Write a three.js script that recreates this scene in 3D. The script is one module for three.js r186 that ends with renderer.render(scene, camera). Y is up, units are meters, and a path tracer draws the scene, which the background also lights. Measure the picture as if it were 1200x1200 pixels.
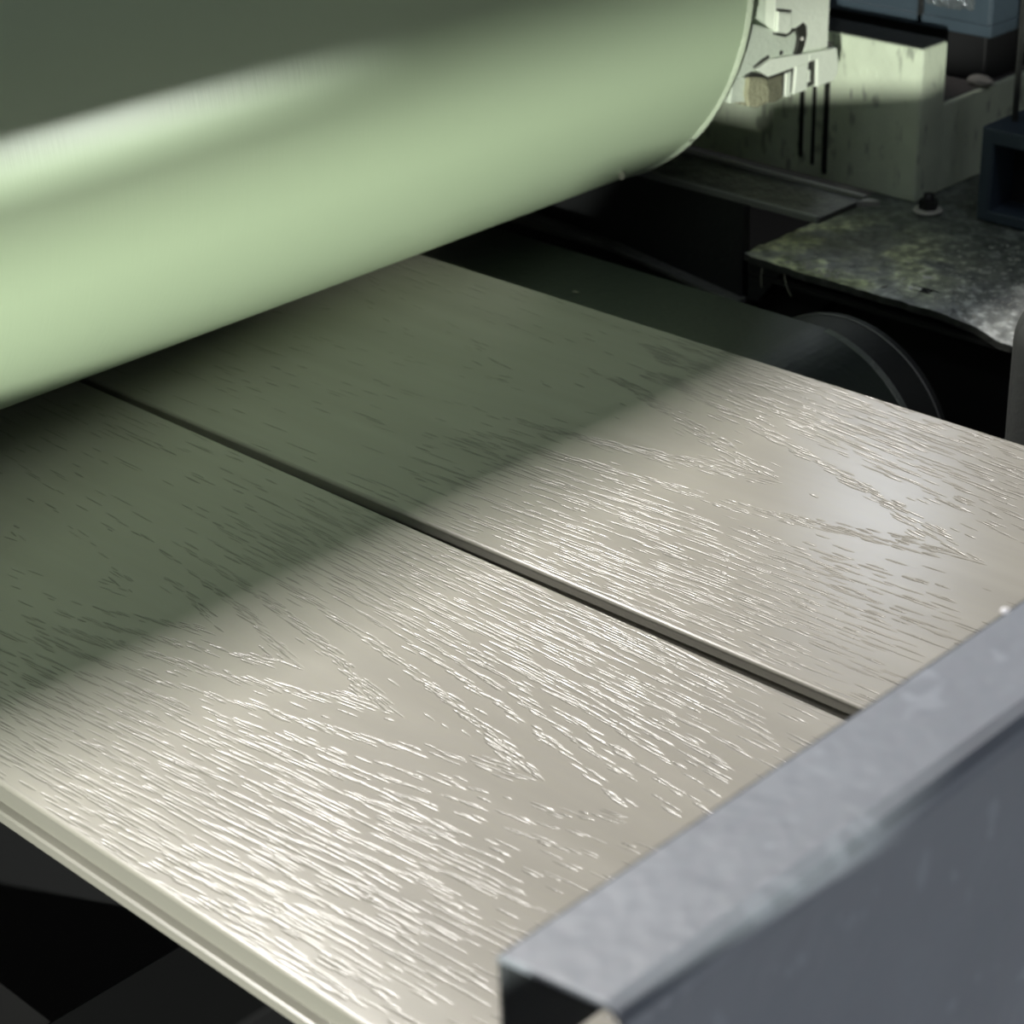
import * as THREE from 'three';
import { RoundedBoxGeometry } from 'three/addons/geometries/RoundedBoxGeometry.js';
import { RectAreaLightUniformsLib } from 'three/addons/lights/RectAreaLightUniformsLib.js';
import { mergeGeometries } from 'three/addons/utils/BufferGeometryUtils.js';

// ---------------------------------------------------------------- camera, light, exposure
const scene = new THREE.Scene();
scene.background = new THREE.Color(0x000000);
const camera = new THREE.PerspectiveCamera(26.525, 1, 0.02, 40);
const EYE = new THREE.Vector3(0.73149, 0.35289, 0.45674);
const FWD = new THREE.Vector3(-0.62906, -0.45532, -0.63005);
camera.position.copy(EYE);
camera.up.set(-0.29979, 0.88991, -0.34380);
camera.lookAt(EYE.clone().add(FWD));
camera.focus = 0.74;
camera.userData.fStop = 20;
scene.add(camera);
const renderer = new THREE.WebGLRenderer({ antialias: true });
renderer.toneMapping = THREE.LinearToneMapping;
renderer.toneMappingExposure = 1.0;
renderer.shadowMap.enabled = true;
RectAreaLightUniformsLib.init();
const OVER = { pos: [-0.33, 0.88, 0.22], aim: [0.30, 0, 0.22], w: 1.2, h: 0.10, power: 66, color: 0xfffbf6 };  // unseen lamp; kind and place chosen to light the planks
const UNSEEN_FRONT = { pos: [1.40, 0.30, 1.50], aim: [0.05, 0.09, -0.12], power: 17.5, angle: 0.40, color: 0xfbfff4, size: 0.8 };  // out of view, set low to light the front of the roller
const BACK = { pos: [-0.20, 0.50, -0.92], aim: [0.20, -0.02, -0.36], w: 0.10, h: 0.10, power: 6, color: 0xe6f0ff };  // unseen; placed for the sheen on the far plank and the plate behind
const SIDE = { pos: [1.50, 0.145, -0.85], aim: [0.117, 0.121, 0.23], power: 8.5, angle: 0.18, color: 0xfafff6, size: 0.2 };  // unseen; placed for the bright streak on the roller
const RAIL_FILL = { pos: [0.97, 0.0, 0.10], aim: [0.55, 0.07, 0.15], power: 0.20, color: 0xf0f6ff };  // added fill that brightens the rail front plate alone
const CEIL = { power: 3.2, color: 0xeaf1ff };  // ceiling lamps out of view, for soft overall light

// ---------------------------------------------------------------- helpers
let seed = 1234567;
const rnd = () => { seed = (seed * 1664525 + 1013904223) >>> 0; return seed / 4294967296; };
const hash = (x, y, s) => { let h = (x * 374761393 + y * 668265263 + s * 974634777) | 0; h = Math.imul(h ^ (h >>> 13), 1274126177); return ((h ^ (h >>> 16)) >>> 0) / 4294967296; };
function vnoise(x, y, s) {
  const xi = Math.floor(x), yi = Math.floor(y); let fx = x - xi, fy = y - yi;
  fx = fx * fx * (3 - 2 * fx); fy = fy * fy * (3 - 2 * fy);
  const a = hash(xi, yi, s), b = hash(xi + 1, yi, s), c = hash(xi, yi + 1, s), d = hash(xi + 1, yi + 1, s);
  return a + (b - a) * fx + (c - a) * fy + (a - b - c + d) * fx * fy;
}
const fbm = (x, y, s, o = 4) => { let v = 0, a = 0.5, t = 0; for (let i = 0; i < o; i++) { v += a * vnoise(x, y, s + i * 17); t += a; x *= 2.03; y *= 2.03; a *= 0.5; } return v / t; };
const clamp = (v, a = 0, b = 1) => Math.min(b, Math.max(a, v));
const lerp = (a, b, t) => a + (b - a) * t;
const smooth = (a, b, v) => { const t = clamp((v - a) / (b - a)); return t * t * (3 - 2 * t); };
const used = {};
function numbered(n) { const k = used[n] || 0; used[n] = k + 1; return k ? n + '_' + String(k).padStart(3, '0') : n; }
function thing(name, label, category, pos = [0, 0, 0], group) {
  const o = new THREE.Group(); o.name = numbered(name); o.position.set(...pos);
  o.userData = { label, category }; if (group) o.userData.group = group; scene.add(o); return o;
}
function part(name, geo, mat, parent, pos, rot) {
  const m = new THREE.Mesh(geo, mat); m.name = name; m.castShadow = m.receiveShadow = true;
  if (pos) m.position.set(...pos); if (rot) m.rotation.set(...rot);
  parent.add(m); return m;
}
function solo(name, label, category, geo, mat, pos, rot, group) {
  const m = part(numbered(name), geo, mat, scene, pos, rot); m.userData = { label, category }; if (group) m.userData.group = group; return m;
}
function struct(name, geo, mat, pos) { const m = part(name, geo, mat, scene, pos); m.userData = { kind: 'structure' }; return m; }
function tex(w, h, fn, srgb = true) {            // fn(u, v) -> [r, g, b] 0..1
  const d = new Uint8Array(w * h * 4);
  for (let j = 0; j < h; j++) for (let i = 0; i < w; i++) {
    const c = fn((i + 0.5) / w, (j + 0.5) / h), k = (j * w + i) * 4;
    d[k] = clamp(c[0]) * 255; d[k + 1] = clamp(c[1]) * 255; d[k + 2] = clamp(c[2]) * 255; d[k + 3] = 255;
  }
  const t = new THREE.DataTexture(d, w, h, THREE.RGBAFormat); t.magFilter = THREE.LinearFilter; t.minFilter = THREE.LinearFilter;
  t.wrapS = t.wrapT = THREE.MirroredRepeatWrapping; if (srgb) t.colorSpace = THREE.SRGBColorSpace; t.needsUpdate = true; return t;
}
const grey = (v) => [v, v, v];
// box with bevelled edges and uv in metres-ish (box projection applied below)
function rbox(x0, x1, y0, y1, z0, z1, r = 0.001, seg = 2) {
  const g = new RoundedBoxGeometry(x1 - x0, y1 - y0, z1 - z0, seg, Math.min(r, 0.49 * Math.min(x1 - x0, y1 - y0, z1 - z0)));
  g.translate((x0 + x1) / 2, (y0 + y1) / 2, (z0 + z1) / 2); return boxUV(g);
}
function boxUV(g, s = 1) {                      // uv in metres by dominant normal
  if (!g.attributes.normal) g.computeVertexNormals();
  const p = g.attributes.position, n = g.attributes.normal, uv = new Float32Array(p.count * 2);
  for (let i = 0; i < p.count; i++) {
    const ax = Math.abs(n.getX(i)), ay = Math.abs(n.getY(i)), az = Math.abs(n.getZ(i));
    let u, v; if (ay >= ax && ay >= az) { u = p.getX(i); v = p.getZ(i); } else if (ax >= az) { u = p.getZ(i); v = p.getY(i); } else { u = p.getX(i); v = p.getY(i); }
    uv[2 * i] = u * s; uv[2 * i + 1] = v * s;
  }
  g.setAttribute('uv', new THREE.BufferAttribute(uv, 2)); return g;
}
// extrude a 2D outline [[a, b]...] along an axis: 'x' -> outline is (z, y); 'y' -> (x, z); 'z' -> (x, y)
function extr(pts, axis, t0, t1, bevel = 0, holes = []) {
  const sh = new THREE.Shape(pts.map(([a, b]) => new THREE.Vector2(a, b)));
  for (const h of holes) sh.holes.push(new THREE.Path(h.map(([a, b]) => new THREE.Vector2(a, b))));
  const g = new THREE.ExtrudeGeometry(sh, { depth: t1 - t0 - 2 * bevel, bevelEnabled: bevel > 0, bevelThickness: bevel, bevelSize: bevel, bevelOffset: -bevel, bevelSegments: 2, curveSegments: 24, steps: 1 });
  g.translate(0, 0, t0 + bevel);
  if (axis === 'x') { const p = g.attributes.position; for (let i = 0; i < p.count; i++) { const a = p.getX(i), b = p.getY(i), c = p.getZ(i); p.setXYZ(i, c, b, a); } flip(g); }
  if (axis === 'y') { const p = g.attributes.position; for (let i = 0; i < p.count; i++) { const a = p.getX(i), b = p.getY(i), c = p.getZ(i); p.setXYZ(i, a, c, b); } flip(g); }
  g.computeVertexNormals(); return boxUV(g);
}
function flip(g) {                               // reverse the winding of a non-indexed geometry
  const p = g.attributes.position.array;
  for (let i = 0; i < p.length; i += 9) for (let k = 0; k < 3; k++) { const t = p[i + 3 + k]; p[i + 3 + k] = p[i + 6 + k]; p[i + 6 + k] = t; }
}
function lathe(profile, seg, axis, pos) {        // profile [[radius, along]...]; axis 'z', 'y' or 'x'
  const g = new THREE.LatheGeometry(profile.map(([r, h]) => new THREE.Vector2(r, h)), seg);
  if (axis === 'z') g.rotateX(Math.PI / 2); if (axis === 'x') g.rotateZ(-Math.PI / 2);
  if (pos) g.translate(...pos); return g;
}
function sweepX(profile, x0, x1, nx, uvFn) {     // flat-shaded strip: profile [[z, y]...] swept along x
  const P = [], N = [], U = [], I = [];
  for (let s = 0; s + 1 < profile.length; s++) {
    const [za, ya] = profile[s], [zb, yb] = profile[s + 1], dz = zb - za, dy = yb - ya, l = Math.hypot(dz, dy) || 1;
    const nz = -dy / l, ny = dz / l, b = P.length / 3;
    for (let i = 0; i <= nx; i++) { const x = lerp(x0, x1, i / nx); for (const [z, y] of [[za, ya], [zb, yb]]) { P.push(x, y, z); N.push(0, ny, nz); U.push(...uvFn(x, z, y)); } }
    for (let i = 0; i < nx; i++) { const k = b + 2 * i; I.push(k, k + 1, k + 2, k + 1, k + 3, k + 2); }
  }
  const g = new THREE.BufferGeometry(); g.setAttribute('position', new THREE.Float32BufferAttribute(P, 3)); g.setAttribute('normal', new THREE.Float32BufferAttribute(N, 3)); g.setAttribute('uv', new THREE.Float32BufferAttribute(U, 2)); g.setIndex(I); return g;
}
const std = (o) => new THREE.MeshStandardMaterial(o);
const phys = (o) => new THREE.MeshPhysicalMaterial(o);

// ---------------------------------------------------------------- materials
const grimeT = tex(512, 512, (u, v) => { const n = fbm(u * 9, v * 9, 3, 5), m = fbm(u * 60, v * 60, 9, 3); return grey(0.32 + 0.35 * n + 0.25 * (m - 0.5)); });
const grimeB = tex(512, 512, (u, v) => grey(0.6 * fbm(u * 30, v * 30, 21, 5) + 0.4 * fbm(u * 120, v * 120, 31, 2)), false);
const rep = (t, s) => { const c = t.clone(); c.repeat.set(s, s); c.needsUpdate = true; return c; };
const M = {
  wall: std({ color: new THREE.Color().setRGB(0.20, 0.21, 0.20), roughness: 0.9 }),
  floor: std({ color: new THREE.Color().setRGB(0.06, 0.06, 0.06), roughness: 0.8 }),
  dark: std({ color: new THREE.Color().setRGB(0.016, 0.017, 0.018), roughness: 0.55, bumpMap: rep(grimeB, 6), bumpScale: 0.0006 }),
  black: std({ color: new THREE.Color().setRGB(0.006, 0.006, 0.007), roughness: 0.7 }),
  steel: std({ color: new THREE.Color().setRGB(0.26, 0.27, 0.255), roughness: 0.5, metalness: 0.2, map: rep(grimeT, 4), bumpMap: rep(grimeB, 6), bumpScale: 0.0008 }),
  belt: std({ color: new THREE.Color().setRGB(0.027, 0.037, 0.031), roughness: 0.5, bumpMap: rep(grimeB, 5), bumpScale: 0.0003 }),
  rubber: std({ color: new THREE.Color().setRGB(0.027, 0.029, 0.028), roughness: 0.6, bumpMap: rep(grimeB, 8), bumpScale: 0.0003 }),
  blue: std({ color: new THREE.Color().setRGB(0.050, 0.072, 0.092), roughness: 0.5, bumpMap: rep(grimeB, 8), bumpScale: 0.0004 }),
  bolt: std({ color: new THREE.Color().setRGB(0.04, 0.04, 0.04), roughness: 0.45, metalness: 0.5 }),
  zinc: std({ color: new THREE.Color().setRGB(0.72, 0.71, 0.64), roughness: 0.35, metalness: 0.3 }),
  lampBody: std({ color: new THREE.Color().setRGB(0.25, 0.26, 0.27), roughness: 0.5 }),
  paleGreen: std({ color: new THREE.Color().setRGB(0.85, 0.91, 0.77), roughness: 0.5, bumpMap: rep(grimeB, 7), bumpScale: 0.0004 }),
  putty: std({ color: new THREE.Color().setRGB(0.55, 0.56, 0.45), roughness: 0.8, bumpMap: rep(grimeB, 20), bumpScale: 0.001 }),
};

// ---------------------------------------------------------------- the room (structure)
struct('floor', new THREE.BoxGeometry(7, 0.1, 6), M.floor, [0.5, -0.9, 0.5]);
struct('ceiling', new THREE.BoxGeometry(7, 0.1, 6), M.wall, [0.5, 2.6, 0.5]);
struct('wall_back', new THREE.BoxGeometry(7, 3.4, 0.1), M.wall, [0.5, 0.85, -2.45]);
struct('wall_front', new THREE.BoxGeometry(7, 3.4, 0.1), M.wall, [0.5, 0.85, 3.45]);
struct('wall_left', new THREE.BoxGeometry(0.1, 3.4, 5.8), M.wall, [-2.95, 0.85, 0.5]);
struct('wall_right', new THREE.BoxGeometry(0.1, 3.4, 5.8), M.wall, [3.95, 0.85, 0.5]);

// ---------------------------------------------------------------- planks
const W = 0.19, TH = 0.015, UL = 0.6;
// v runs along the board and turns back at the figure: its level lines are the nested arches of flat-sawn oak
function grainTexture(sd, axis, tips, skew, density, clear) {
  const w = 2048, h = 1024, H = new Float32Array(w * h);
  seed = sd;
  const zc = (x) => axis + skew * (x - 0.3);
  const V = (x, z) => { const dz = z - zc(x), r = Math.sqrt(dz * dz + 0.000009) - 0.003; return x + 2.5 * r + 48 * r * r + 0.010 * (fbm(x * 30, z * 60, sd, 3) - 0.5); };
  const rings = [...tips]; for (let v = tips[tips.length - 1]; v < 1.6;) { v += 0.026 + 0.016 * rnd(); rings.push(v); }
  for (let v = tips[0]; v > -0.4;) { v -= 0.03 + 0.02 * rnd(); rings.unshift(v); }
  const stroke = (x0, z0, len, wid, dep) => {
    const dx = 0.0003; let z = z0, amp = 0.00012 * rnd(), ph = rnd() * 6.28, fr = 200 + 300 * rnd();
    const e = 0.0006, gx = (V(x0 + e, z0) - V(x0 - e, z0)), gz = (V(x0, z0 + e) - V(x0, z0 - e)); let sl = clamp(-gx / (Math.abs(gz) < 1e-6 ? 1e-6 : gz), -0.5, 0.5) * 0.35;
    for (let s = 0; s < len; s += dx) {
      const x = x0 + s - len / 2, zz = z + sl * (s - len / 2) + amp * Math.sin(ph + fr * s), t = s / len, ww = wid * (0.35 + 0.65 * Math.pow(Math.sin(Math.PI * t), 0.6)), dd = dep * Math.pow(Math.sin(Math.PI * t), 0.5);
      const px = Math.round(x / UL * w); if (px < 0 || px >= w) continue;
      const c = zz / W * h, rr = ww / W * h * 2.2;
      for (let py = Math.max(0, Math.floor(c - rr)); py <= Math.min(h - 1, Math.ceil(c + rr)); py++) { const q = (py - c) / (ww / W * h), d = dd * Math.exp(-q * q); const k = py * w + px; if (d > H[k]) H[k] = d; }
    }
  };
  let done = 0;
  for (let i = 0; i < 90000 && done < density; i++) {
    const x = rnd() * UL, z = rnd() * W, v = V(x, z);
    let lo = 0; while (lo + 1 < rings.length && rings[lo + 1] < v) lo++;
    const gap = rings[lo + 1] - rings[lo], f = (v - rings[lo]) / gap, dz = Math.abs(z - zc(x));
    const inner = 1 - smooth(0.018, 0.05, dz), n = fbm(x * 9, z * 40, sd + 5, 3);
    let p = f < 0.34 ? lerp(0.85, 1.0, inner) * (1 - 1.2 * f) : lerp(0.16, 0.012, inner);
    p *= lerp(0.10, 1.0, smooth(0.17, 0.215, x)) * lerp(1, clear ? 0.3 : 0.45, smooth(0.33, 0.42, x));  // fewer pores in the shadowed stretch and past the band of glints
    p *= lerp(0.25 + 1.3 * n, 0.75 + 0.5 * n, inner);
    if (rnd() > p) continue;
    const len = lerp(0.006 + 0.022 * rnd() * rnd(), 0.003 + 0.006 * rnd(), inner);
    stroke(x, z, len, 0.00019 + 0.00020 * rnd(), 0.35 + 0.65 * rnd()); done++;
  }
  const bump = tex(w, h, (u, v) => { const k = Math.floor(v * h) * w + Math.floor(u * w); return grey(0.85 - 0.80 * H[k] + 0.02 * (fbm(u * 160, v * 50, 77, 2) - 0.5)); }, false);
  const col = tex(w, h, (u, v) => {
    const k = Math.floor(v * h) * w + Math.floor(u * w), t = 1 - 0.10 * H[k] + 0.07 * (fbm(u * 6, v * 20, sd + 40, 3) - 0.5);
    return [0.605 * t, 0.593 * t, 0.560 * t];
  });
  return { bump, col };
}
function plankMaterial(g) {
  return phys({ map: g.col, bumpMap: g.bump, bumpScale: 0.00050, roughness: 0.24, specularIntensity: 1.0 });
}
const gA = grainTexture(4711, 0.088, [0.105, 0.175, 0.222, 0.254, 0.291, 0.348, 0.396, 0.424], -0.06, 4600, true);
const gB = grainTexture(815, 0.085, [0.08, 0.14, 0.27, 0.36, 0.45], 0.05, 3600, false);
const sideMat = phys({ color: new THREE.Color().setRGB(0.265, 0.255, 0.22), roughness: 0.26 });
const coreMat = std({ color: new THREE.Color().setRGB(0.30, 0.25, 0.18), roughness: 0.8 });
// cross-section from the far side (z = 0) over the face to the near side (z = W)
function makePlank(label, g, x0, x1) {
  const t = thing('floor_plank', label, 'plank', [0, 0, 0], undefined);
  const pm = plankMaterial(g), uv = (x, z) => [x / UL, z / W], b = 0.0013;
  part('face', sweepX([[b, 0], [W - b, 0]], x0, x1, 60, uv), pm, t);
  const arc = (c, sg) => { const a = []; for (let i = 0; i <= 6; i++) { const q = Math.PI / 2 * i / 6; a.push([c + sg * b * Math.sin(q), -b + b * Math.cos(q)]); } return a; };
  const near = sweepX([...arc(W - b, 1), [W - 0.0003, -b - 0.0002], [W - 0.0003, -0.0046], [W - 0.0032, -0.0046], [W - 0.0032, -0.0114], [W - 0.0006, -0.0115], [W + 0.0002, -0.0120], [W + 0.0003, -TH]], x0, x1, 1, (x, z, y) => [x, y]);
  part('grooved_edge', near, sideMat, t);
  const farS = sweepX([[0.0002, -TH], [0.0, -0.0112], [-0.0018, -0.0108], [-0.0018, -0.0068], [0, -0.0062], ...arc(b, -1).reverse()], x0, x1, 1, (x, z, y) => [x, y]);
  part('tongued_edge', farS, sideMat, t);
  const outline = [[b, -0.0004], [W - b, -0.0004], [W - 0.0006, -b], [W - 0.0006, -0.0044], [W - 0.0042, -0.0044], [W - 0.0042, -0.0116], [W - 0.0010, -0.0118], [W, -TH + 0.0002], [0.0004, -TH + 0.0002], [0.0004, -b]];
  part('core', extr(outline, 'x', x0 + 0.0003, x1 - 0.0003), coreMat, t);
  return t;
}
const plankNear = makePlank('taupe painted oak plank nearest the camera, with arched grain figure and grooved front edge', gA, -0.45, 0.78);
const plankFar = makePlank('taupe painted oak plank beyond the dark joint, lying against the green belt strip', gB, -0.45, 0.78);
plankFar.position.set(0, 0, -W - 0.0032); plankFar.rotation.y = 0.0126;

// ---------------------------------------------------------------- pressure roller
const R = 0.1174, RZ0 = -0.3247, RZ1 = 0.47;
const rollBump = tex(512, 1024, (u, v) => grey(0.5 + 0.7 * (fbm(u * 14, v * 160, 5, 3) - 0.5) + 0.3 * (fbm(u * 20, v * 20, 8, 3) - 0.5)), false);
rollBump.repeat.set(1 / 0.2, 1 / 0.2);
const rollMat = phys({ color: new THREE.Color().setRGB(0.56, 0.69, 0.465), roughness: 0.29, bumpMap: rollBump, bumpScale: 0.00005 });
const roller = thing('pressure_roller', 'large pale green rubber covered roller lying across the two planks', 'roller', [0, R + 0.0002, 0]);
const coverG = lathe([[R - 0.003, RZ0 + 0.0030], [R, RZ0 + 0.0034], [R, RZ1 - 0.002], [R - 0.002, RZ1]], 160, 'z');
{ const p = coverG.attributes.position, uv = coverG.attributes.uv; for (let i = 0; i < p.count; i++) uv.setXY(i, uv.getX(i) * Math.PI * 2 * R, p.getZ(i)); }
part('rubber_cover', coverG, rollMat, roller);
const endMat = std({ color: new THREE.Color().setRGB(0.66, 0.76, 0.56), roughness: 0.6, bumpMap: rep(grimeB, 10), bumpScale: 0.0008 });
part('end_face', lathe([[0.045, RZ0 + 0.004], [0.1, RZ0 + 0.003], [R - 0.003, RZ0]], 96, 'z'), endMat, roller);
// frayed lip of the cover: thin irregular collar proud of the end
{
  const n = 220, P = [], I = [];
  for (let i = 0; i <= n; i++) {
    const a = i / n * Math.PI * 2, f = fbm(Math.cos(a) * 9 + 20, Math.sin(a) * 9 + 20, 3, 4), w = 0.0016 + 0.0022 * f, r1 = R + 0.0002 + 0.0006 * f, r0 = R - 0.0025;
    for (const [r, z] of [[R - 0.0001, RZ0 + 0.0036 + 0.0012 * f], [r1 + 0.0006, RZ0 + 0.0014], [r1 + 0.0003, RZ0 - w * 0.3], [r0, RZ0 - w * 0.4]]) P.push(Math.cos(a) * r, Math.sin(a) * r, z);
  }
  for (let i = 0; i < n; i++) for (let k = 0; k < 3; k++) { const b = i * 4 + k; I.push(b, b + 4, b + 1, b + 1, b + 4, b + 5); }
  const g = new THREE.BufferGeometry(); g.setAttribute('position', new THREE.Float32BufferAttribute(P, 3)); g.setIndex(I); g.computeVertexNormals(); boxUV(g);
  part('frayed_lip', g, endMat, roller);
}
part('shaft', lathe([[0, RZ0 - 0.058], [0.028, RZ0 - 0.058], [0.03, RZ0 - 0.056], [0.03, RZ0 - 0.002], [0.046, RZ0 - 0.002], [0.046, RZ0 + 0.01]], 48, 'z'), M.zinc, roller);

// ---------------------------------------------------------------- conveyor belt and its pulley
const BY = -TH - 0.0002, BR = 0.0628, BX = 0.197, BC = BY - BR, BX0 = -0.75;
{
  const outer = [], inner = [];
  const arc = (arr, cx, r, a0, a1, n) => { for (let i = 0; i <= n; i++) { const a = lerp(a0, a1, i / n); arr.push([cx + r * Math.cos(a), BC + r * Math.sin(a)]); } };
  arc(outer, BX, BR, -Math.PI / 2, Math.PI / 2, 48); arc(outer, BX0, BR, Math.PI / 2, Math.PI * 1.5, 32);
  arc(inner, BX, BR - 0.004, -Math.PI / 2, Math.PI / 2, 48); arc(inner, BX0, BR - 0.004, Math.PI / 2, Math.PI * 1.5, 32);
  const b = thing('conveyor_belt', 'dark green conveyor belt carrying the planks and bending down round its pulley', 'belt');
  part('belt_loop', extr(outer, 'z', -0.272, 0.0, 0.0006, [inner]), M.belt, b);
  const ws = []; for (let i = 0; i <= 30; i++) { const a = lerp(1.45, -0.2, i / 30); ws.push([BX + (BR + 0.0003) * Math.cos(a), BC + (BR + 0.0003) * Math.sin(a)]); }
  for (let i = 30; i >= 0; i--) { const a = lerp(1.45, -0.2, i / 30); ws.push([BX + (BR - 0.0012) * Math.cos(a), BC + (BR - 0.0012) * Math.sin(a)]); }
  part('worn_edge', extr(ws, 'z', -0.2724, -0.2685, 0.0003), std({ color: new THREE.Color().setRGB(0.16, 0.18, 0.165), roughness: 0.6, bumpMap: rep(grimeB, 20), bumpScale: 0.001 }), b);
  part('fleck', new THREE.IcosahedronGeometry(0.0012, 1).scale(1.6, 0.4, 0.7), M.putty, b, [0.09, BY + 0.0003, -0.232]);
}
const DR = BR - 0.0042;
const drum = thing('belt_pulley', 'black steel drum with worn bright rim at the bend of the belt', 'pulley', [BX, BC, 0]);
part('drum_shell', lathe([[DR - 0.004, -0.302], [DR, -0.2985], [DR, -0.002], [DR - 0.002, 0], [0, 0]], 96, 'z'), M.rubber, drum);
part('rim', lathe([[DR - 0.0085, -0.3036], [DR - 0.0050, -0.3034], [DR - 0.0040, -0.3030], [DR + 0.0003, -0.2950], [DR + 0.0003, -0.2940]], 96, 'z'), std({ color: new THREE.Color().setRGB(0.46, 0.47, 0.45), roughness: 0.5, metalness: 0.2, bumpMap: rep(grimeB, 8), bumpScale: 0.0005 }), drum);
part('end_disc', lathe([[0, -0.300], [0.02, -0.300], [0.03, -0.296], [DR - 0.008, -0.296]], 64, 'z'), M.rubber, drum);
part('shaft', lathe([[0, -0.345], [0.012, -0.345], [0.012, -0.295]], 24, 'z'), M.bolt, drum);
const drumB = thing('return_pulley', 'black return drum at the hidden far end of the green belt', 'pulley', [BX0, BC, 0]);
part('drum_shell', lathe([[0, -0.302], [DR, -0.302], [DR, 0], [0, 0]], 64, 'z'), M.rubber, drumB);

// ---------------------------------------------------------------- side frame, trough, base plate
const frame = thing('side_plate', 'black upright side plate of the conveyor behind the belt edge', 'side plate');
part('web', extr([[-0.9, -0.031], [-0.036, -0.033], [0.02, -0.036], [0.104, -0.046], [0.104, 0.004], [-0.9, 0.004]], 'z', -0.343, -0.337, 0.0006), M.dark, frame);
part('bottom_lip', extr([[-0.9, -0.033], [-0.036, -0.035], [0.02, -0.038], [0.106, -0.048], [0.106, -0.0455], [0.02, -0.0355], [-0.036, -0.0325], [-0.9, -0.0305]], 'z', -0.339, -0.330, 0.0005), std({ color: new THREE.Color().setRGB(0.11, 0.112, 0.11), roughness: 0.5, bumpMap: rep(grimeB, 8), bumpScale: 0.001 }), frame);
part('lower_web', rbox(-0.9, 0.100, -0.40, -0.05, -0.362, -0.352), M.black, frame);
part('foot', rbox(-0.55, -0.45, -0.85, -0.40, -0.40, -0.35), M.black, frame);
const trough = thing('drip_trough', 'grimy narrow steel tray between the roller end and the stained plate', 'tray');
part('tray_floor', rbox(-0.9, 0.150, 0.003, 0.006, -0.372, -0.336, 0.0008), M.steel, trough);
part('back_rim', rbox(-0.9, 0.1505, 0.004, 0.0078, -0.3745, -0.3715, 0.0008), std({ color: new THREE.Color().setRGB(0.17, 0.175, 0.165), roughness: 0.5 }), trough);
part('front_rim', rbox(-0.9, 0.150, 0.0035, 0.0072, -0.3372, -0.3345, 0.0008), std({ color: new THREE.Color().setRGB(0.13, 0.135, 0.13), roughness: 0.5 }), trough);
part('corner_tab', extr([[0.1502, -0.374], [0.158, -0.374], [0.1502, -0.366]], 'y', 0.0035, 0.0065, 0.0003), std({ color: new THREE.Color().setRGB(0.20, 0.20, 0.19), roughness: 0.5 }), trough);

const plateT = tex(1024, 1024, (u, v) => {       // 0.3 m square, origin at (0.08, -0.62)
  const x = 0.08 + u * 0.3, z = -0.62 + v * 0.3, n = fbm(x * 60, z * 60, 51, 5), m = fbm(x * 260, z * 260, 61, 3);
  const green = smooth(0.30, 0.62, n) * (1 - smooth(0.03, 0.085, Math.hypot((x - 0.135) * 0.9, z + 0.36)));
  const chip = smooth(0.55, 0.7, m) * smooth(0.15, 0.21, x);
  let c = [0.65 + 0.3 * (n - 0.5), 0.66 + 0.3 * (n - 0.5), 0.65 + 0.28 * (n - 0.5)];
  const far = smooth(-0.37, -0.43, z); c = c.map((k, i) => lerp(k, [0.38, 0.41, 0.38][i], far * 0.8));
  c = c.map((k, i) => lerp(k, [0.84, 0.87, 0.70][i] * (0.6 + 0.8 * m), green * 0.8));
  return c.map((k) => k + 0.14 * chip + 0.30 * (m - 0.5));
});
const plateBump = tex(1024, 1024, (u, v) => grey(0.6 * fbm(u * 24, v * 24, 71, 5) + 0.4 * fbm(u * 90, v * 90, 81, 3)), false);
const PY = -0.023;
const plate = thing('base_plate', 'grimy steel plate crusted with dried paint, a bolt at its back', 'plate');
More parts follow.
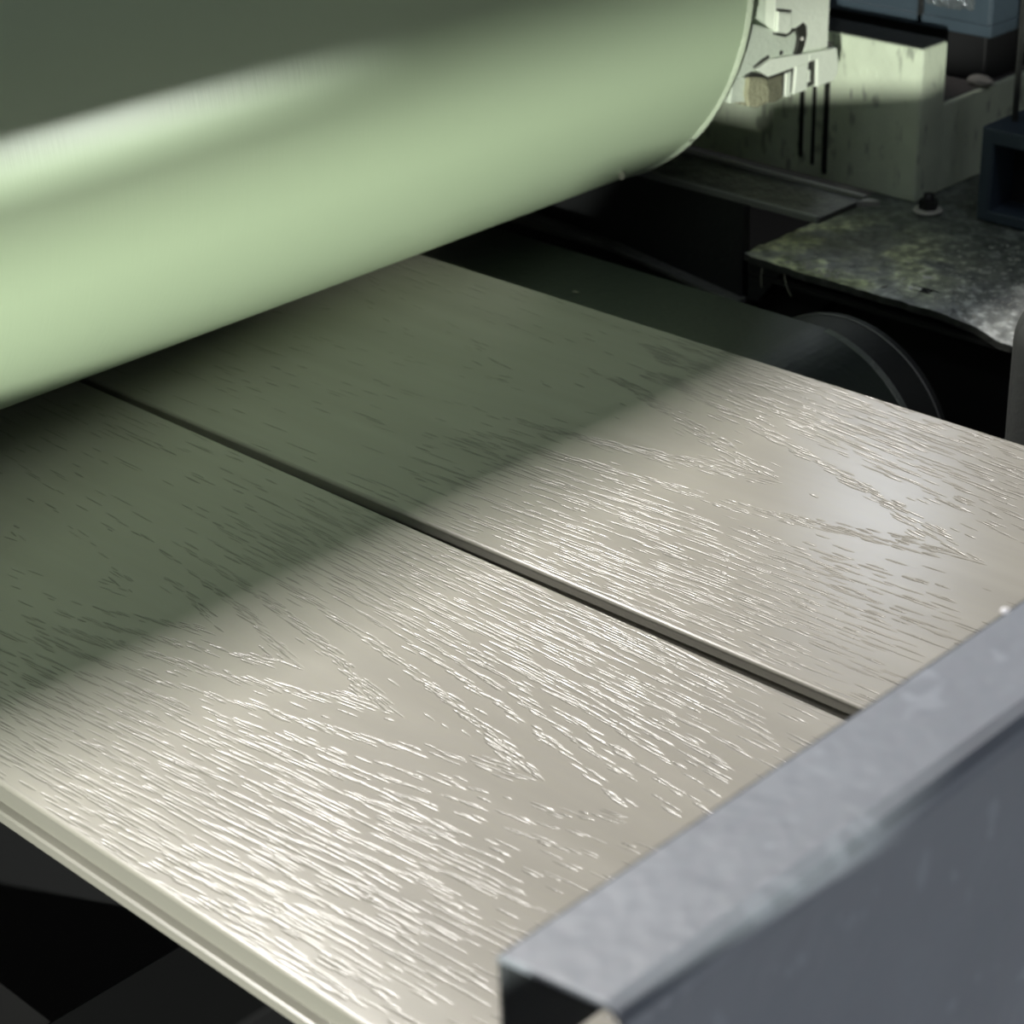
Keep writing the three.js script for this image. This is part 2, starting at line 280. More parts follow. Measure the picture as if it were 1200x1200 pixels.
{
  const nx = 90, nz = 90, P = [], U = [], I = [], edge = (x) => -0.3355 + 0.0012 * (fbm(x * 300, 1, 5, 3) - 0.5) + (x > 0.24 ? (x - 0.24) * 0.2 : 0);
  const ht = (x, z) => PY + 0.0016 * (fbm(x * 130, z * 130, 91, 4) - 0.5) + 0.0022 * smooth(-0.40, -0.345, z) * smooth(0.14, 0.1, x) * fbm(x * 200, z * 200, 95, 3) - 0.004 * smooth(0.215, 0.26, x) * smooth(-0.37, -0.335, z);
  for (let j = 0; j <= nz; j++) for (let i = 0; i <= nx; i++) {
    const t = j / nz, xl = lerp(0.106, 0.092, t), xr = lerp(0.262, 0.30, t), x = lerp(xl, xr, i / nx), z = lerp(edge(x), -0.60, t);
    P.push(x, ht(x, z), z); U.push((x - 0.08) / 0.3, (z + 0.62) / 0.3);
  }
  const K = nx + 1; for (let j = 0; j < nz; j++) for (let i = 0; i < nx; i++) { const b = j * K + i; I.push(b, b + 1, b + K, b + 1, b + K + 1, b + K); }
  const g = new THREE.BufferGeometry(); g.setAttribute('position', new THREE.Float32BufferAttribute(P, 3)); g.setAttribute('uv', new THREE.Float32BufferAttribute(U, 2)); g.setIndex(I); g.computeVertexNormals();
  // skirt: front and left faces of the plate, 4 mm deep
  const ring = []; for (let j = nz; j >= 0; j--) ring.push(j * K); for (let i = 1; i <= nx; i++) ring.push(i); for (let j = 1; j <= nz; j++) ring.push(j * K + nx);
  const SP = [], SI = []; ring.forEach((k) => { SP.push(P[3 * k], P[3 * k + 1], P[3 * k + 2], P[3 * k], P[3 * k + 1] - 0.0036, P[3 * k + 2]); });
  for (let i = 0; i + 1 < ring.length; i++) { const b = 2 * i; SI.push(b, b + 1, b + 2, b + 1, b + 3, b + 2); }
  const s = new THREE.BufferGeometry(); s.setAttribute('position', new THREE.Float32BufferAttribute(SP, 3)); s.setIndex(SI); s.computeVertexNormals(); boxUV(s);
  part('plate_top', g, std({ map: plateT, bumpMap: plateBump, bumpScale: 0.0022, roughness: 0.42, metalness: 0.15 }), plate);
  part('plate_edge', s, M.steel, plate);
  part('plate_underside', extr([[0.108, -0.337], [0.26, -0.337], [0.298, -0.598], [0.094, -0.598]], 'y', PY - 0.0105, PY - 0.0080), M.black, plate);
  part('hanging_bracket', extr([[0.1065, -0.0265], [0.1065, -0.046], [0.113, -0.046], [0.128, -0.0265]], 'z', -0.350, -0.3385, 0.0004), M.dark, plate);
  const hair = (x, z, a) => new THREE.TubeGeometry(new THREE.QuadraticBezierCurve3(new THREE.Vector3(x, PY - 0.003, z), new THREE.Vector3(x + a, PY - 0.008, z + 0.001), new THREE.Vector3(x + a * 3, PY - 0.013, z)), 8, 0.00035, 5);
  part('paint_thread', hair(0.1185, -0.3345, 0.0), M.putty, plate); part('paint_thread', hair(0.132, -0.3345, 0.0016), M.putty, plate);
  // arched housing cheek below the plate, open round the pulley
  const arch = [[0.104, -0.0340], [0.104, -0.15]]; const o = []; for (let i = 0; i <= 40; i++) { const a = lerp(Math.PI, 0, i / 40); arch.push([BX + 0.003 + 0.0685 * Math.cos(a), BC + 0.004 + 0.051 * Math.sin(a)]); }
  arch.push([0.296, -0.15], [0.296, -0.0340]);
  part('arched_cheek', extr(arch, 'z', -0.356, -0.351, 0.0005), M.black, plate);
}
part('housing', rbox(0.108, 0.298, -0.85, -0.0340, -0.60, -0.362, 0.002), M.black, plate);
const nutShape = (r) => { const a = []; for (let i = 0; i < 6; i++) a.push([r * Math.cos(i * Math.PI / 3 + 0.2), r * Math.sin(i * Math.PI / 3 + 0.2)]); return a; };
const bolt = thing('bolt', 'dark bolt in a bright washer on the grimy plate', 'bolt', [0.1375, PY + 0.0004, -0.4465]);
part('washer', lathe([[0.003, 0], [0.0072, 0], [0.0076, 0.0004], [0.0072, 0.0012], [0.003, 0.0012]], 40, 'y'), M.zinc, bolt);
part('nut', extr(nutShape(0.0050), 'y', 0.0012, 0.0062, 0.0004), M.bolt, bolt);
part('thread', lathe([[0, 0.0095], [0.0026, 0.0092], [0.0028, 0.006], [0.0028, 0.001]], 24, 'y'), M.bolt, bolt);
// crumbs of dried paint and chips on the plate
{
  seed = 99; const gs = [];
  const ht = (x, z) => PY + 0.0016 * (fbm(x * 130, z * 130, 91, 4) - 0.5) - 0.004 * smooth(0.215, 0.26, x) * smooth(-0.37, -0.335, z);
  for (let i = 0; i < 420; i++) {
    const right = rnd() < 0.75, x = right ? 0.17 + 0.09 * Math.sqrt(rnd()) : 0.11 + 0.05 * rnd(), z = right ? -0.342 - 0.09 * rnd() : -0.339 - 0.03 * rnd() * rnd(), s = 0.0003 + 0.0011 * rnd() * rnd() * rnd();
    const g = new THREE.IcosahedronGeometry(s, 0); g.scale(1 + rnd(), 0.5 + 0.5 * rnd(), 1 + rnd()); g.rotateY(rnd() * 6); g.translate(x, ht(x, z) + s * 0.3, z); gs.push(g);
  }
  const c = part('paint_crumbs', mergeGeometries(gs), std({ color: new THREE.Color().setRGB(0.5, 0.5, 0.47), roughness: 0.6, flatShading: true }), scene);
  c.userData = { label: 'grey crumbs and chips of dried paint strewn over the grimy plate', category: 'debris', kind: 'stuff' };
}
// white drop clinging under the roller end
solo('paint_drop', 'small whitish drop hanging at the bottom of the roller near its end', 'paint drop', new THREE.SphereGeometry(0.0016, 16, 12).scale(1, 1.25, 1), M.putty, [0.0747, 0.0252, -0.2813]);

// ---------------------------------------------------------------- cream machine stand
const creamT = tex(512, 512, (u, v) => {         // covers 0.3 m x 0.3 m
  const n = fbm(u * 14, v * 14, 131, 5), m = fbm(u * 70, v * 22, 141, 3), st = smooth(0.60, 0.8, m) * smooth(0.40, 0.6, n);
  let t = 0.90 + 0.14 * (n - 0.5) - 0.24 * st; return [t * 0.955, t, t * 0.89];
});
creamT.repeat.set(1 / 0.3, 1 / 0.3);
const cream = std({ map: creamT, roughness: 0.55, bumpMap: rep(grimeB, 5), bumpScale: 0.0006 });
const stand = thing('machine_stand', 'cream painted machine stand with stepped top and dark drip stains', 'machine stand');
part('tall_block', rbox(-0.55, 0.125, PY, 0.0575, -0.4745, -0.453, 0.0012), cream, stand);
part('step_block', rbox(-0.55, 0.1249, PY, 0.0243, -0.560, -0.4742, 0.0014), cream, stand);
part('dark_step_top', rbox(-0.5, 0.122, 0.0238, 0.0249, -0.557, -0.4748, 0.0004), std({ color: new THREE.Color().setRGB(0.10, 0.092, 0.088), roughness: 0.7, bumpMap: rep(grimeB, 8), bumpScale: 0.001 }), stand);  // dark brown sheet over the step top
const dripMat = std({ color: new THREE.Color().setRGB(0.015, 0.016, 0.013), roughness: 0.4 });
for (const [x, y0, y1, w] of [[0.0505, -0.012, 0.030, 0.0016], [0.0585, -0.015, 0.033, 0.0013], [0.0665, -0.018, 0.034, 0.0018]])
  part('drip_stain', new THREE.CapsuleGeometry(w, y1 - y0, 6, 10).scale(1, 1, 0.35), dripMat, stand, [x, (y0 + y1) / 2, -0.4529]);
part('dark_cap', rbox(-0.5, 0.124, 0.0575, 0.0583, -0.474, -0.4535, 0.0003), M.dark, stand);  // near-black sheet on top of the tall block
solo('putty_lump', 'small pale lump of dried filler on the low step of the cream stand', 'lump', (() => { const g = new THREE.IcosahedronGeometry(0.005, 3), p = g.attributes.position; for (let i = 0; i < p.count; i++) { const k = 0.75 + 0.6 * fbm(p.getX(i) * 400 + 9, p.getY(i) * 400 + p.getZ(i) * 300, 4, 3); p.setXYZ(i, p.getX(i) * k * 1.3, p.getY(i) * k * 0.6, p.getZ(i) * k); } g.computeVertexNormals(); return boxUV(g); })(), std({ color: new THREE.Color().setRGB(0.28, 0.27, 0.24), roughness: 0.7 }), [0.1205, 0.0272, -0.5145]);

// ---------------------------------------------------------------- bearing bracket beside the roller end
const brk = thing('bearing_bracket', 'pale green bearing bracket with oily bolts and dark slots beside the roller end', 'bracket');
const oilShade = std({ color: new THREE.Color().setRGB(0.035, 0.036, 0.03), roughness: 0.35 });  // oil film, also dark colour standing in for shade in gaps and recesses
const scum = std({ color: new THREE.Color().setRGB(0.42, 0.42, 0.27), roughness: 0.6, bumpMap: rep(grimeB, 22), bumpScale: 0.002 });
{
  // layers facing the camera side (+x), outlines in (z, y)
  const pocket = [[-0.3473, 0.0880], [-0.3480, 0.0990], [-0.3531, 0.1040], [-0.3628, 0.1010], [-0.3636, 0.0820]];
  const lay = (name, pts, x0, x1, m, bev = 0.0004) => part(name, extr(pts, 'x', x0, x1, bev), m, brk);
  const scum2 = std({ color: new THREE.Color().setRGB(0.20, 0.20, 0.13), roughness: 0.6, bumpMap: rep(grimeB, 22), bumpScale: 0.002 });
  const pale = std({ color: new THREE.Color().setRGB(0.62, 0.69, 0.57), roughness: 0.5, bumpMap: rep(grimeB, 14), bumpScale: 0.0006 });
  part('backing', extr([[-0.4065, 0.0470], [-0.345, 0.0500], [-0.3300, 0.0560], [-0.3315, 0.0700], [-0.3400, 0.0900], [-0.3435, 0.24], [-0.4065, 0.24]], 'x', 0.062, 0.0985, 0.0005, [pocket]), pale, brk);
  lay('pocket_floor', [[-0.366, 0.079], [-0.345, 0.079], [-0.345, 0.108], [-0.366, 0.108]], 0.056, 0.080, std({ color: new THREE.Color().setRGB(0.12, 0.10, 0.10), roughness: 0.6 }));
  lay('column', [[-0.4063, 0.0645], [-0.3830, 0.0672], [-0.3850, 0.0705], [-0.3868, 0.0748], [-0.3855, 0.0785], [-0.3794, 0.0795], [-0.3630, 0.0820], [-0.3627, 0.24], [-0.4072, 0.24]], 0.094, 0.1000, M.paleGreen);
  lay('foot', [[-0.3977, 0.0467], [-0.4116, 0.0468], [-0.4138, 0.0500], [-0.4145, 0.0545], [-0.4124, 0.0632], [-0.3901, 0.0652], [-0.3903, 0.0608], [-0.3972, 0.0606]], 0.088, 0.1010, M.paleGreen);
  lay('arm', [[-0.3577, 0.0604], [-0.3902, 0.0605], [-0.3901, 0.0652], [-0.3755, 0.0670], [-0.3604, 0.0686], [-0.3492, 0.0660]], 0.090, 0.1010, M.paleGreen);
  lay('middle_lug', [[-0.3804, 0.0604], [-0.3792, 0.0470], [-0.3897, 0.0468], [-0.3903, 0.0604]], 0.090, 0.1006, M.paleGreen);
  lay('strip', [[-0.3732, 0.0602], [-0.3728, 0.0473], [-0.3768, 0.0463], [-0.3770, 0.0602]], 0.090, 0.1003, M.paleGreen);
  lay('slot_back', [[-0.3990, 0.0475], [-0.3700, 0.0475], [-0.3700, 0.0608], [-0.3990, 0.0608]], 0.0986, 0.0992, oilShade, 0.0001);
  lay('slot_pin', [[-0.3930, 0.0500], [-0.3918, 0.0500], [-0.3918, 0.0560], [-0.3930, 0.0560]], 0.0990, 0.0998, M.paleGreen, 0.0002);
  lay('clamp_block', [[-0.3642, 0.0808], [-0.3714, 0.0785], [-0.3749, 0.0795], [-0.3745, 0.0878], [-0.3640, 0.0908]], 0.096, 0.1014, M.paleGreen, 0.0006);
  lay('oil_shade_line', [[-0.3640, 0.0912], [-0.3745, 0.0882], [-0.3752, 0.0892], [-0.3640, 0.0922]], 0.099, 0.1008, oilShade, 0.0002);  // dark line painted for the shaded gap above the clamp block
  lay('oil_shade_line', [[-0.3640, 0.0804], [-0.3714, 0.0780], [-0.3790, 0.0795], [-0.3790, 0.0785], [-0.3714, 0.0768], [-0.3640, 0.0794]], 0.098, 0.1006, oilShade, 0.0002);  // gap shade below the clamp block, as a dark strip
  lay('groove_shade_ring', [[-0.3794, 0.0795], [-0.3855, 0.0812], [-0.3880, 0.0790], [-0.3886, 0.0745], [-0.3870, 0.0690], [-0.3845, 0.0655], [-0.3795, 0.0662], [-0.3812, 0.0690], [-0.3822, 0.0740], [-0.3810, 0.0775]], 0.098, 0.1003, oilShade, 0.0002);  // shade of the curved groove as a dark strip standing proud
  part('pin', new THREE.SphereGeometry(0.0009, 12, 8), M.zinc, brk, [0.1006, 0.0735, -0.3842]);
  part('oil_spot', new THREE.SphereGeometry(0.0012, 12, 8).scale(0.4, 1, 1.2), oilShade, brk, [0.0990, 0.0693, -0.3701]);
  lay('oil_shade_line', [[-0.3492, 0.0664], [-0.3604, 0.0690], [-0.3602, 0.0702], [-0.3550, 0.0692], [-0.3490, 0.0672]], 0.0985, 0.0996, oilShade, 0.0002);
  lay('oil_shade_line', [[-0.3400, 0.0640], [-0.3480, 0.0625], [-0.3560, 0.0606], [-0.3575, 0.0600], [-0.3560, 0.0622], [-0.3470, 0.0650]], 0.0985, 0.1008, oilShade, 0.0002);
  lay('oil_shade_line', [[-0.3560, 0.0606], [-0.3723, 0.0603], [-0.3770, 0.0608], [-0.3770, 0.0596], [-0.3723, 0.0592], [-0.3570, 0.0595]], 0.0985, 0.1012, oilShade, 0.0002);
  lay('lower_block', [[-0.3329, 0.0635], [-0.3423, 0.0645], [-0.3428, 0.0513], [-0.3310, 0.0535]], 0.088, 0.0995, pale);
  lay('crusted_bolt', [[-0.3423, 0.0640], [-0.3500, 0.0622], [-0.3563, 0.0602], [-0.3590, 0.0540], [-0.3586, 0.0480], [-0.3500, 0.0470], [-0.3428, 0.0496], [-0.3410, 0.0560]], 0.088, 0.1016, scum, 0.0012);
  lay('crusted_bolt', [[-0.3573, 0.0594], [-0.3700, 0.0590], [-0.3702, 0.0472], [-0.3640, 0.0462], [-0.3586, 0.0476]], 0.088, 0.1008, scum2, 0.0010);
  part('screw', lathe([[0, 0.002], [0.0014, 0.0018], [0.0016, -0.002]], 16, 'x'), oilShade, brk, [0.0985, 0.0655, -0.4085]);
  part('support_arm', rbox(0.0, 0.064, 0.050, 0.24, -0.4525, -0.385, 0.002), M.paleGreen, brk);
}

// ---------------------------------------------------------------- blue machinery in the upper right corner
const bluebox = thing('blue_cabinet', 'dusty blue grey metal cabinet on dark feet behind the cream stand', 'machine');
part('cabinet_body', rbox(-0.15, 0.125, 0.0508, 0.125, -0.62, -0.513, 0.002), M.blue, bluebox);
part('bottom_rail', rbox(-0.15, 0.1262, 0.0508, 0.0575, -0.621, -0.5118, 0.001), M.blue, bluebox);
part('seam_strip', rbox(0.080, 0.0835, 0.052, 0.124, -0.514, -0.5118, 0.0004), M.dark, bluebox);
part('plinth', rbox(-0.15, 0.120, 0.0251, 0.0507, -0.60, -0.518, 0.0015), M.black, bluebox);
// crumpled clear film on the cabinet front
{
  const n = 46, P = [], I = []; for (let j = 0; j <= n; j++) for (let i = 0; i <= n; i++) { const u = i / n, v = j / n, q = fbm(u * 7, v * 7, 201, 3), e = Math.min(u, 1 - u, v, 1 - v) * 8; P.push(0.086 + 0.030 * u, 0.062 + 0.034 * v + 0.004 * q, -0.5122 + 0.0015 + 0.006 * Math.abs(2 * fbm(u * 9, v * 9, 211, 3) - 1) * Math.min(1, e + 0.2)); }
  const K = n + 1; for (let j = 0; j < n; j++) for (let i = 0; i < n; i++) { const b = j * K + i; I.push(b, b + 1, b + K, b + 1, b + K + 1, b + K); }
  const g = new THREE.BufferGeometry(); g.setAttribute('position', new THREE.Float32BufferAttribute(P, 3)); g.setIndex(I); g.computeVertexNormals();
  solo('crumpled_film', 'crumpled shiny plastic film stuck on the blue cabinet', 'plastic film', g, phys({ color: new THREE.Color().setRGB(0.22, 0.25, 0.27), roughness: 0.12, metalness: 0.6 }));
}
const bframe = thing('steel_rack', 'dark blue square rack standing on the plate at the right', 'rack');
part('frame_border', extr([[0.1640, PY + 0.001], [0.30, PY + 0.001], [0.30, 0.0262], [0.1640, 0.0262]], 'z', -0.50, -0.450, 0.001, [[[0.1712, -0.016], [0.293, -0.016], [0.293, 0.0182], [0.1712, 0.0182]]]), std({ color: new THREE.Color().setRGB(0.045, 0.065, 0.09), roughness: 0.5 }), bframe);
part('inner_panel', rbox(0.168, 0.296, -0.02, 0.022, -0.498, -0.470, 0.001), M.black, bframe);
for (const x of [0.171, 0.180]) part('pipe', lathe([[0.0016, 0], [0.0016, 0.2]], 16, 'y'), M.steel, bframe, [x, 0.0262, -0.468]);
solo('housing_block', 'black rounded housing rising at the right beside the far plank', 'housing', (() => { const g = new RoundedBoxGeometry(0.16, 0.24, 0.18, 6, 0.022); g.translate(0.302 + 0.08, 0.033 - 0.12, -0.248 - 0.09); return boxUV(g); })(), M.rubber);

// ---------------------------------------------------------------- sheet metal guard rail in the foreground
const railT = tex(512, 512, (u, v) => { const n = fbm(u * 8, v * 8, 301, 4), d = smooth(0.70, 0.80, fbm(u * 26, v * 26, 311, 3)); const t = 0.515 + 0.04 * (n - 0.5) + 0.05 * d; return [t * 0.955, t * 0.99, t * 1.05]; });
railT.repeat.set(5, 5);
const railMat = std({ map: railT, roughness: 0.45, bumpMap: rep(grimeB, 3), bumpScale: 0.0004 });
const rail = thing('guard_rail', 'blue grey bent sheet metal rail crossing over the planks in the foreground', 'rail');
{
  // open J section in (x, y): short back lip, top web, tall front plate
  const t = 0.0016, rr = 0.004, zA = -0.42, zB = 0.2525;
  const web = [[0.5203, 0.1175], [0.5215, 0.1190], [0.5450, 0.1222], [0.5478, 0.1216], [0.5496, 0.1200], [0.5504, 0.1176]];
  const inner = [[0.5488, 0.1176], [0.5481, 0.1193], [0.5466, 0.1202], [0.5450, 0.1205], [0.5219, 0.1174], [0.5203, 0.1170]];
  part('top_web', extr([...web, ...inner], 'z', zA, zB, 0.0004), railMat, rail);
  part('front_plate', extr([[0.5504, 0.1177], [0.5560, 0.030], [0.5544, 0.030], [0.5488, 0.1177]], 'z', zA, zB, 0.0004), railMat, rail);
  part('back_lip', extr([[0.5203, 0.1182], [0.5219, 0.1180], [0.5219, 0.092], [0.5203, 0.092]], 'z', zA, zB - 0.0005, 0.0004), std({ color: new THREE.Color().setRGB(0.05, 0.055, 0.06), roughness: 0.6 }), rail);  // darker than the other rail sheets: its unlit side is put into the colour
  part('paint_speck', new THREE.SphereGeometry(0.0012, 12, 8).scale(1, 0.5, 1), std({ color: 0xe8e8ec, roughness: 0.4 }), rail, [0.5206, 0.1188, 0.0965]);
  part('added_shade_tab', extr([[0.585, 0.02], [0.70, 0.02], [0.70, 0.144], [0.636, 0.1375], [0.585, 0.1315]], 'z', 0.33, 0.334, 0.0005), railMat, rail);  // added tab out of view, keeps lamp light off the front plate
  part('added_tab_arm', rbox(0.5525, 0.590, 0.022, 0.034, 0.24, 0.334, 0.0005), railMat, rail);
  part('post', rbox(0.525, 0.547, -0.85, 0.119, -0.44, -0.416, 0.001), railMat, rail);
}

// ---------------------------------------------------------------- support under the near side
const bed = thing('conveyor_bed', 'black steel bed of the conveyor below the near plank edge', 'frame');
part('side_rail', rbox(-0.8, 0.17, -0.30, -0.16, 0.03, 0.06, 0.003), M.black, bed);
part('cross_beam', rbox(0.165, 0.22, -0.32, -0.17, -0.2, 0.30, 0.003), M.black, bed);
for (const x of [-0.7, 0.16]) part('leg', rbox(x, x + 0.05, -0.85, -0.30, 0.02, 0.07, 0.003), M.black, bed);
const next = thing('support_roller', 'black roller under the planks beyond the guard rail', 'roller', [0.66, -TH - 0.0402, 0]);
part('roller_shell', lathe([[0, -0.21], [0.038, -0.21], [0.04, -0.208], [0.04, 0.208], [0.038, 0.21], [0, 0.21]], 48, 'z'), M.rubber, next);
part('stand', rbox(-0.02, 0.02, -0.80, -0.042, -0.02, 0.02, 0.002), M.black, next);

const shadeBoard = thing('added_shade_board', 'added dark board left of the camera, shading the planks from the front lamp', 'board');  // added out of view to shade planks and rail from the front lamp
part('board', extr([[0.34, 0.074], [0.64, 0.078], [0.64, 0.076], [0.86, 0.076], [0.86, 0.200], [0.785, 0.180], [0.752, 0.159], [0.735, 0.152], [0.66, 0.150], [0.64, 0.122], [0.34, 0.104]], 'z', 0.50, 0.512, 0.001), M.dark, shadeBoard);
for (const x of [0.35, 0.80]) part('post', rbox(x, x + 0.03, -0.85, 0.10, 0.512, 0.55, 0.002), M.dark, shadeBoard);

// ---------------------------------------------------------------- unseen lamps and hood (out of the frame), placed for light and shade
function aimed(light, L) { light.position.set(...L.pos); light.lookAt(...L.aim); light.castShadow = true; scene.add(light); return light; }
const hood = thing('unseen_hood', 'unseen dark hood above the green roller, keeping lamp light off its top', 'hood');  // out of view, placed to shade the upper roller
part('hood_panel', rbox(-0.26, 0.055, 0.262, 0.270, -0.45, 0.5, 0.002), M.dark, hood);
part('hood_lip', rbox(0.050, 0.057, 0.262, 0.285, -0.45, 0.5, 0.002), M.dark, hood);
part('hood_post', rbox(-0.26, -0.22, -0.85, 0.262, 0.55, 0.6, 0.002), M.dark, hood);
part('hood_back', rbox(-0.26, -0.24, 0.262, 0.50, -0.45, 0.6, 0.002), M.dark, hood);
const ol = aimed(new THREE.RectAreaLight(OVER.color, OVER.power, OVER.w, OVER.h), OVER); ol.name = 'unseen_overhead_light';
{
  const t = thing('unseen_strip_lamp', 'unseen long strip lamp above the roller, placed to light the planks', 'lamp');
  const dir = new THREE.Vector3(...OVER.aim).sub(new THREE.Vector3(...OVER.pos)).normalize();
  t.position.set(...OVER.pos).addScaledVector(dir, -0.03); t.lookAt(...OVER.aim);
  part('lamp_case', new RoundedBoxGeometry(OVER.w + 0.06, OVER.h + 0.04, 0.03, 2, 0.005), M.lampBody, t);
  part('diffuser', new THREE.BoxGeometry(OVER.w, OVER.h, 0.004), std({ color: 0xffffff, emissive: 0xfff6ea, emissiveIntensity: 2 }), t, [0, 0, 0.018]);
}
const wl = new THREE.SpotLight(UNSEEN_FRONT.color, UNSEEN_FRONT.power, 0, UNSEEN_FRONT.angle, 0.35, 2); wl.position.set(...UNSEEN_FRONT.pos); wl.target.position.set(...UNSEEN_FRONT.aim); wl.castShadow = true; wl.shadow.radius = UNSEEN_FRONT.size; wl.name = 'unseen_front_light'; scene.add(wl, wl.target);
{
  const t = thing('unseen_front_lamp', 'unseen lamp left of the camera lighting the roller front, cut off above by a visor', 'lamp', UNSEEN_FRONT.pos);
  part('stand_pole', lathe([[0, -1.30], [0.15, -1.30], [0.15, -1.28], [0.012, -1.27], [0.012, -0.05]], 24, 'y'), M.lampBody, t, [0.03, 0, 0.03]);
  const dir = new THREE.Vector3(...UNSEEN_FRONT.aim).sub(new THREE.Vector3(...UNSEEN_FRONT.pos)).normalize();
  const head = part('lamp_head', lathe([[0, -0.07], [0.03, -0.07], [0.035, -0.01], [0.035, -0.008], [0, -0.008]], 32, 'z'), M.lampBody, t); head.lookAt(new THREE.Vector3(...UNSEEN_FRONT.aim));
  const lens = part('lens', new THREE.CircleGeometry(0.010, 24), std({ color: 0xffffff, emissive: 0xf6ffec, emissiveIntensity: 4 }), t, dir.clone().multiplyScalar(-0.006).toArray()); lens.lookAt(new THREE.Vector3(...UNSEEN_FRONT.aim));
  // unseen visor, placed to keep light off the upper roller: its lower edge lies in the plane through the lamp and the roller's equator line
  const xv = 0.95, yv = R - 0.008 + (UNSEEN_FRONT.pos[1] - R + 0.008) * (xv - R) / (UNSEEN_FRONT.pos[0] - R);
  part('visor', rbox(xv - 0.003, xv + 0.003, yv, yv + 0.30, 0.62, 1.25, 0.0005), M.lampBody, t, [-UNSEEN_FRONT.pos[0], -UNSEEN_FRONT.pos[1], -UNSEEN_FRONT.pos[2]]);
  part('visor_arm', rbox(xv, UNSEEN_FRONT.pos[0] + 0.03, yv + 0.26, yv + 0.275, 1.24, 1.25, 0.002), M.lampBody, t, [-UNSEEN_FRONT.pos[0], -UNSEEN_FRONT.pos[1], -UNSEEN_FRONT.pos[2]]);
  part('visor_arm', rbox(UNSEEN_FRONT.pos[0] + 0.02, UNSEEN_FRONT.pos[0] + 0.035, yv + 0.255, yv + 0.275, 1.24, 1.54, 0.002), M.lampBody, t, [-UNSEEN_FRONT.pos[0], -UNSEEN_FRONT.pos[1], -UNSEEN_FRONT.pos[2]]);
  part('pole_top', rbox(UNSEEN_FRONT.pos[0] + 0.02, UNSEEN_FRONT.pos[0] + 0.04, 0.38, yv + 0.275, 1.52, 1.54, 0.002), M.lampBody, t, [-UNSEEN_FRONT.pos[0], -UNSEEN_FRONT.pos[1], -UNSEEN_FRONT.pos[2]]);
}
const bl = aimed(new THREE.RectAreaLight(BACK.color, BACK.power, BACK.w, BACK.h), BACK); bl.name = 'unseen_back_light';
{
  const t = thing('unseen_back_lamp', 'unseen cool white lamp behind the blue cabinet, placed for the sheen on the far plank', 'lamp');
  const dir = new THREE.Vector3(...BACK.aim).sub(new THREE.Vector3(...BACK.pos)).normalize();
  t.position.set(...BACK.pos).addScaledVector(dir, -0.02); t.lookAt(...BACK.aim);
  part('lamp_case', new RoundedBoxGeometry(0.13, 0.13, 0.02, 2, 0.004), M.lampBody, t);
  part('diffuser', new THREE.BoxGeometry(0.10, 0.10, 0.004), std({ color: 0xffffff, emissive: 0xe6f0ff, emissiveIntensity: 3 }), t, [0, 0, 0.012]);
  part('pole', rbox(-0.225, -0.205, -0.85, 0.50, -0.99, -0.97, 0.002).translate(-t.position.x, -t.position.y, -t.position.z), M.lampBody, (() => { const h = new THREE.Group(); h.name = 'mount'; h.quaternion.copy(t.quaternion).invert(); t.add(h); return h; })());
}
const sl = new THREE.SpotLight(SIDE.color, SIDE.power, 0, SIDE.angle, 1.0, 2); sl.position.set(...SIDE.pos); sl.target.position.set(...SIDE.aim); sl.castShadow = true; sl.shadow.radius = SIDE.size; sl.name = 'unseen_side_light'; scene.add(sl, sl.target);
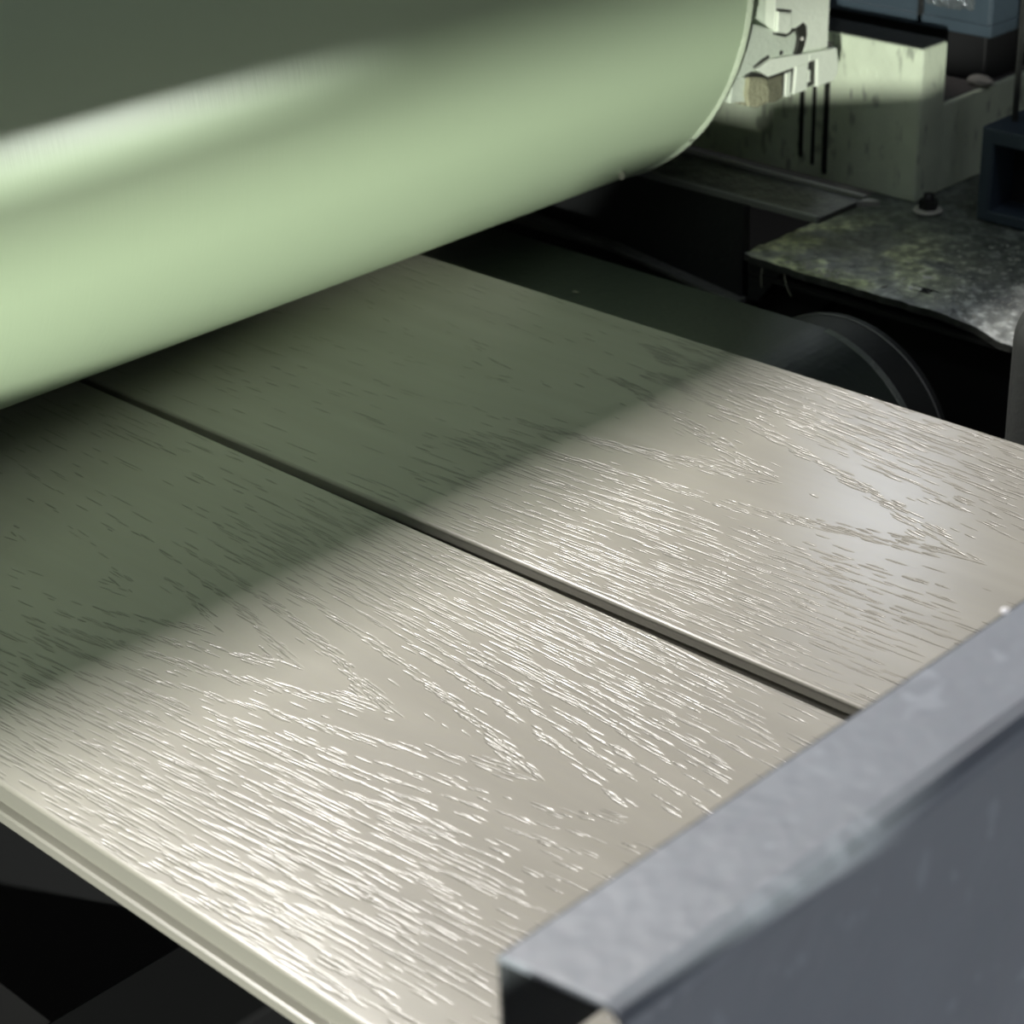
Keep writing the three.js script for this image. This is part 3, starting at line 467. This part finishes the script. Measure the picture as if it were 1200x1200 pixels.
{
  const t = thing('unseen_side_lamp', 'unseen lamp at the far right, lighting a narrow streak on the roller through a visor slit', 'lamp', SIDE.pos), q = SIDE.pos.map((v) => -v);
  const hd = part('lamp_head', lathe([[0, -0.07], [0.026, -0.07], [0.030, -0.01], [0.030, -0.008], [0, -0.008]], 24, 'z'), M.lampBody, t); hd.lookAt(new THREE.Vector3(...SIDE.aim));
  const d = new THREE.Vector3(...SIDE.aim).sub(new THREE.Vector3(...SIDE.pos)).normalize();
  const ln = part('lens', new THREE.CircleGeometry(0.008, 20), std({ color: 0xffffff, emissive: 0xfafff6, emissiveIntensity: 3 }), t, d.clone().multiplyScalar(-0.006).toArray()); ln.lookAt(new THREE.Vector3(...SIDE.aim));
  part('pole', lathe([[0, -0.982], [0.13, -0.982], [0.13, -0.96], [0.010, -0.95], [0.010, -0.03]], 20, 'y'), M.lampBody, t, [0.05, 0, -0.03]);
  const xv = 1.05, yv = 0.1325 + (SIDE.pos[1] - 0.1325) * (xv - 0.115) / (SIDE.pos[0] - 0.115);
  part('visor', rbox(xv - 0.002, xv + 0.002, yv, yv + 0.2, -0.80, -0.25, 0.0005), M.lampBody, t, q);
  part('lower_visor', rbox(xv - 0.002, xv + 0.002, -0.05, 0.1366, -0.84, -0.25, 0.0005), M.lampBody, t, q);  // the slit between both visors narrows the light to a streak
  part('visor_side', rbox(xv - 0.003, xv + 0.003, -0.05, yv + 0.2, -0.84, -0.80, 0.0005), M.lampBody, t, q);
  part('visor_arm', rbox(xv, SIDE.pos[0] + 0.06, yv + 0.18, yv + 0.19, -0.81, -0.80, 0.001), M.lampBody, t, q);
  part('visor_arm', rbox(SIDE.pos[0] + 0.04, SIDE.pos[0] + 0.06, 0.08, yv + 0.19, -0.89, -0.80, 0.002), M.lampBody, t, q);
}
const fl = new THREE.SpotLight(RAIL_FILL.color, RAIL_FILL.power, 0, 0.9, 0.6, 2); fl.position.set(...RAIL_FILL.pos); fl.target.position.set(...RAIL_FILL.aim); fl.castShadow = true; fl.name = 'added_fill_light'; scene.add(fl, fl.target);  // fill light added for the rail front
{
  const t = thing('added_fill_lamp', 'added fill lamp out of view, lighting the front of the guard rail', 'lamp', RAIL_FILL.pos);
  const hd = part('lamp_head', lathe([[0, -0.05], [0.026, -0.05], [0.030, -0.012], [0.030, -0.010], [0, -0.010]], 24, 'z'), M.lampBody, t); hd.lookAt(new THREE.Vector3(...RAIL_FILL.aim));
  const d = new THREE.Vector3(...RAIL_FILL.aim).sub(new THREE.Vector3(...RAIL_FILL.pos)).normalize();
  const ln = part('lens', new THREE.CircleGeometry(0.012, 20), std({ color: 0xffffff, emissive: 0xf0f6ff, emissiveIntensity: 1 }), t, d.clone().multiplyScalar(-0.008).toArray()); ln.lookAt(new THREE.Vector3(...RAIL_FILL.aim));
  part('post', lathe([[0, -0.85], [0.08, -0.85], [0.08, -0.83], [0.008, -0.82], [0.008, -0.02]], 20, 'y'), M.lampBody, t, [0.03, 0, 0]);
}
for (const [x, z] of [[1.6, 0.3], [0.6, 2.2]]) {
  const t = thing('unseen_ceiling_lamp', x > 1 ? 'unseen cool white ceiling lamp above the guard rail, for soft overall light' : 'unseen cool white ceiling lamp behind the camera, for soft overall light', 'lamp', [x, 2.53, z]);
  part('lamp_case', new THREE.BoxGeometry(1.24, 0.04, 0.34), M.lampBody, t);
  part('diffuser', new THREE.BoxGeometry(1.2, 0.006, 0.3), std({ color: 0xffffff, emissive: 0xeaf1ff, emissiveIntensity: 2 }), t, [0, -0.022, 0]);
  const l = new THREE.RectAreaLight(CEIL.color, CEIL.power, 1.2, 0.3); l.position.set(x, 2.53 - 0.03, z); l.lookAt(x, 0, z); l.name = 'unseen_ceiling_light'; l.castShadow = true; scene.add(l);
}
renderer.render(scene, camera);
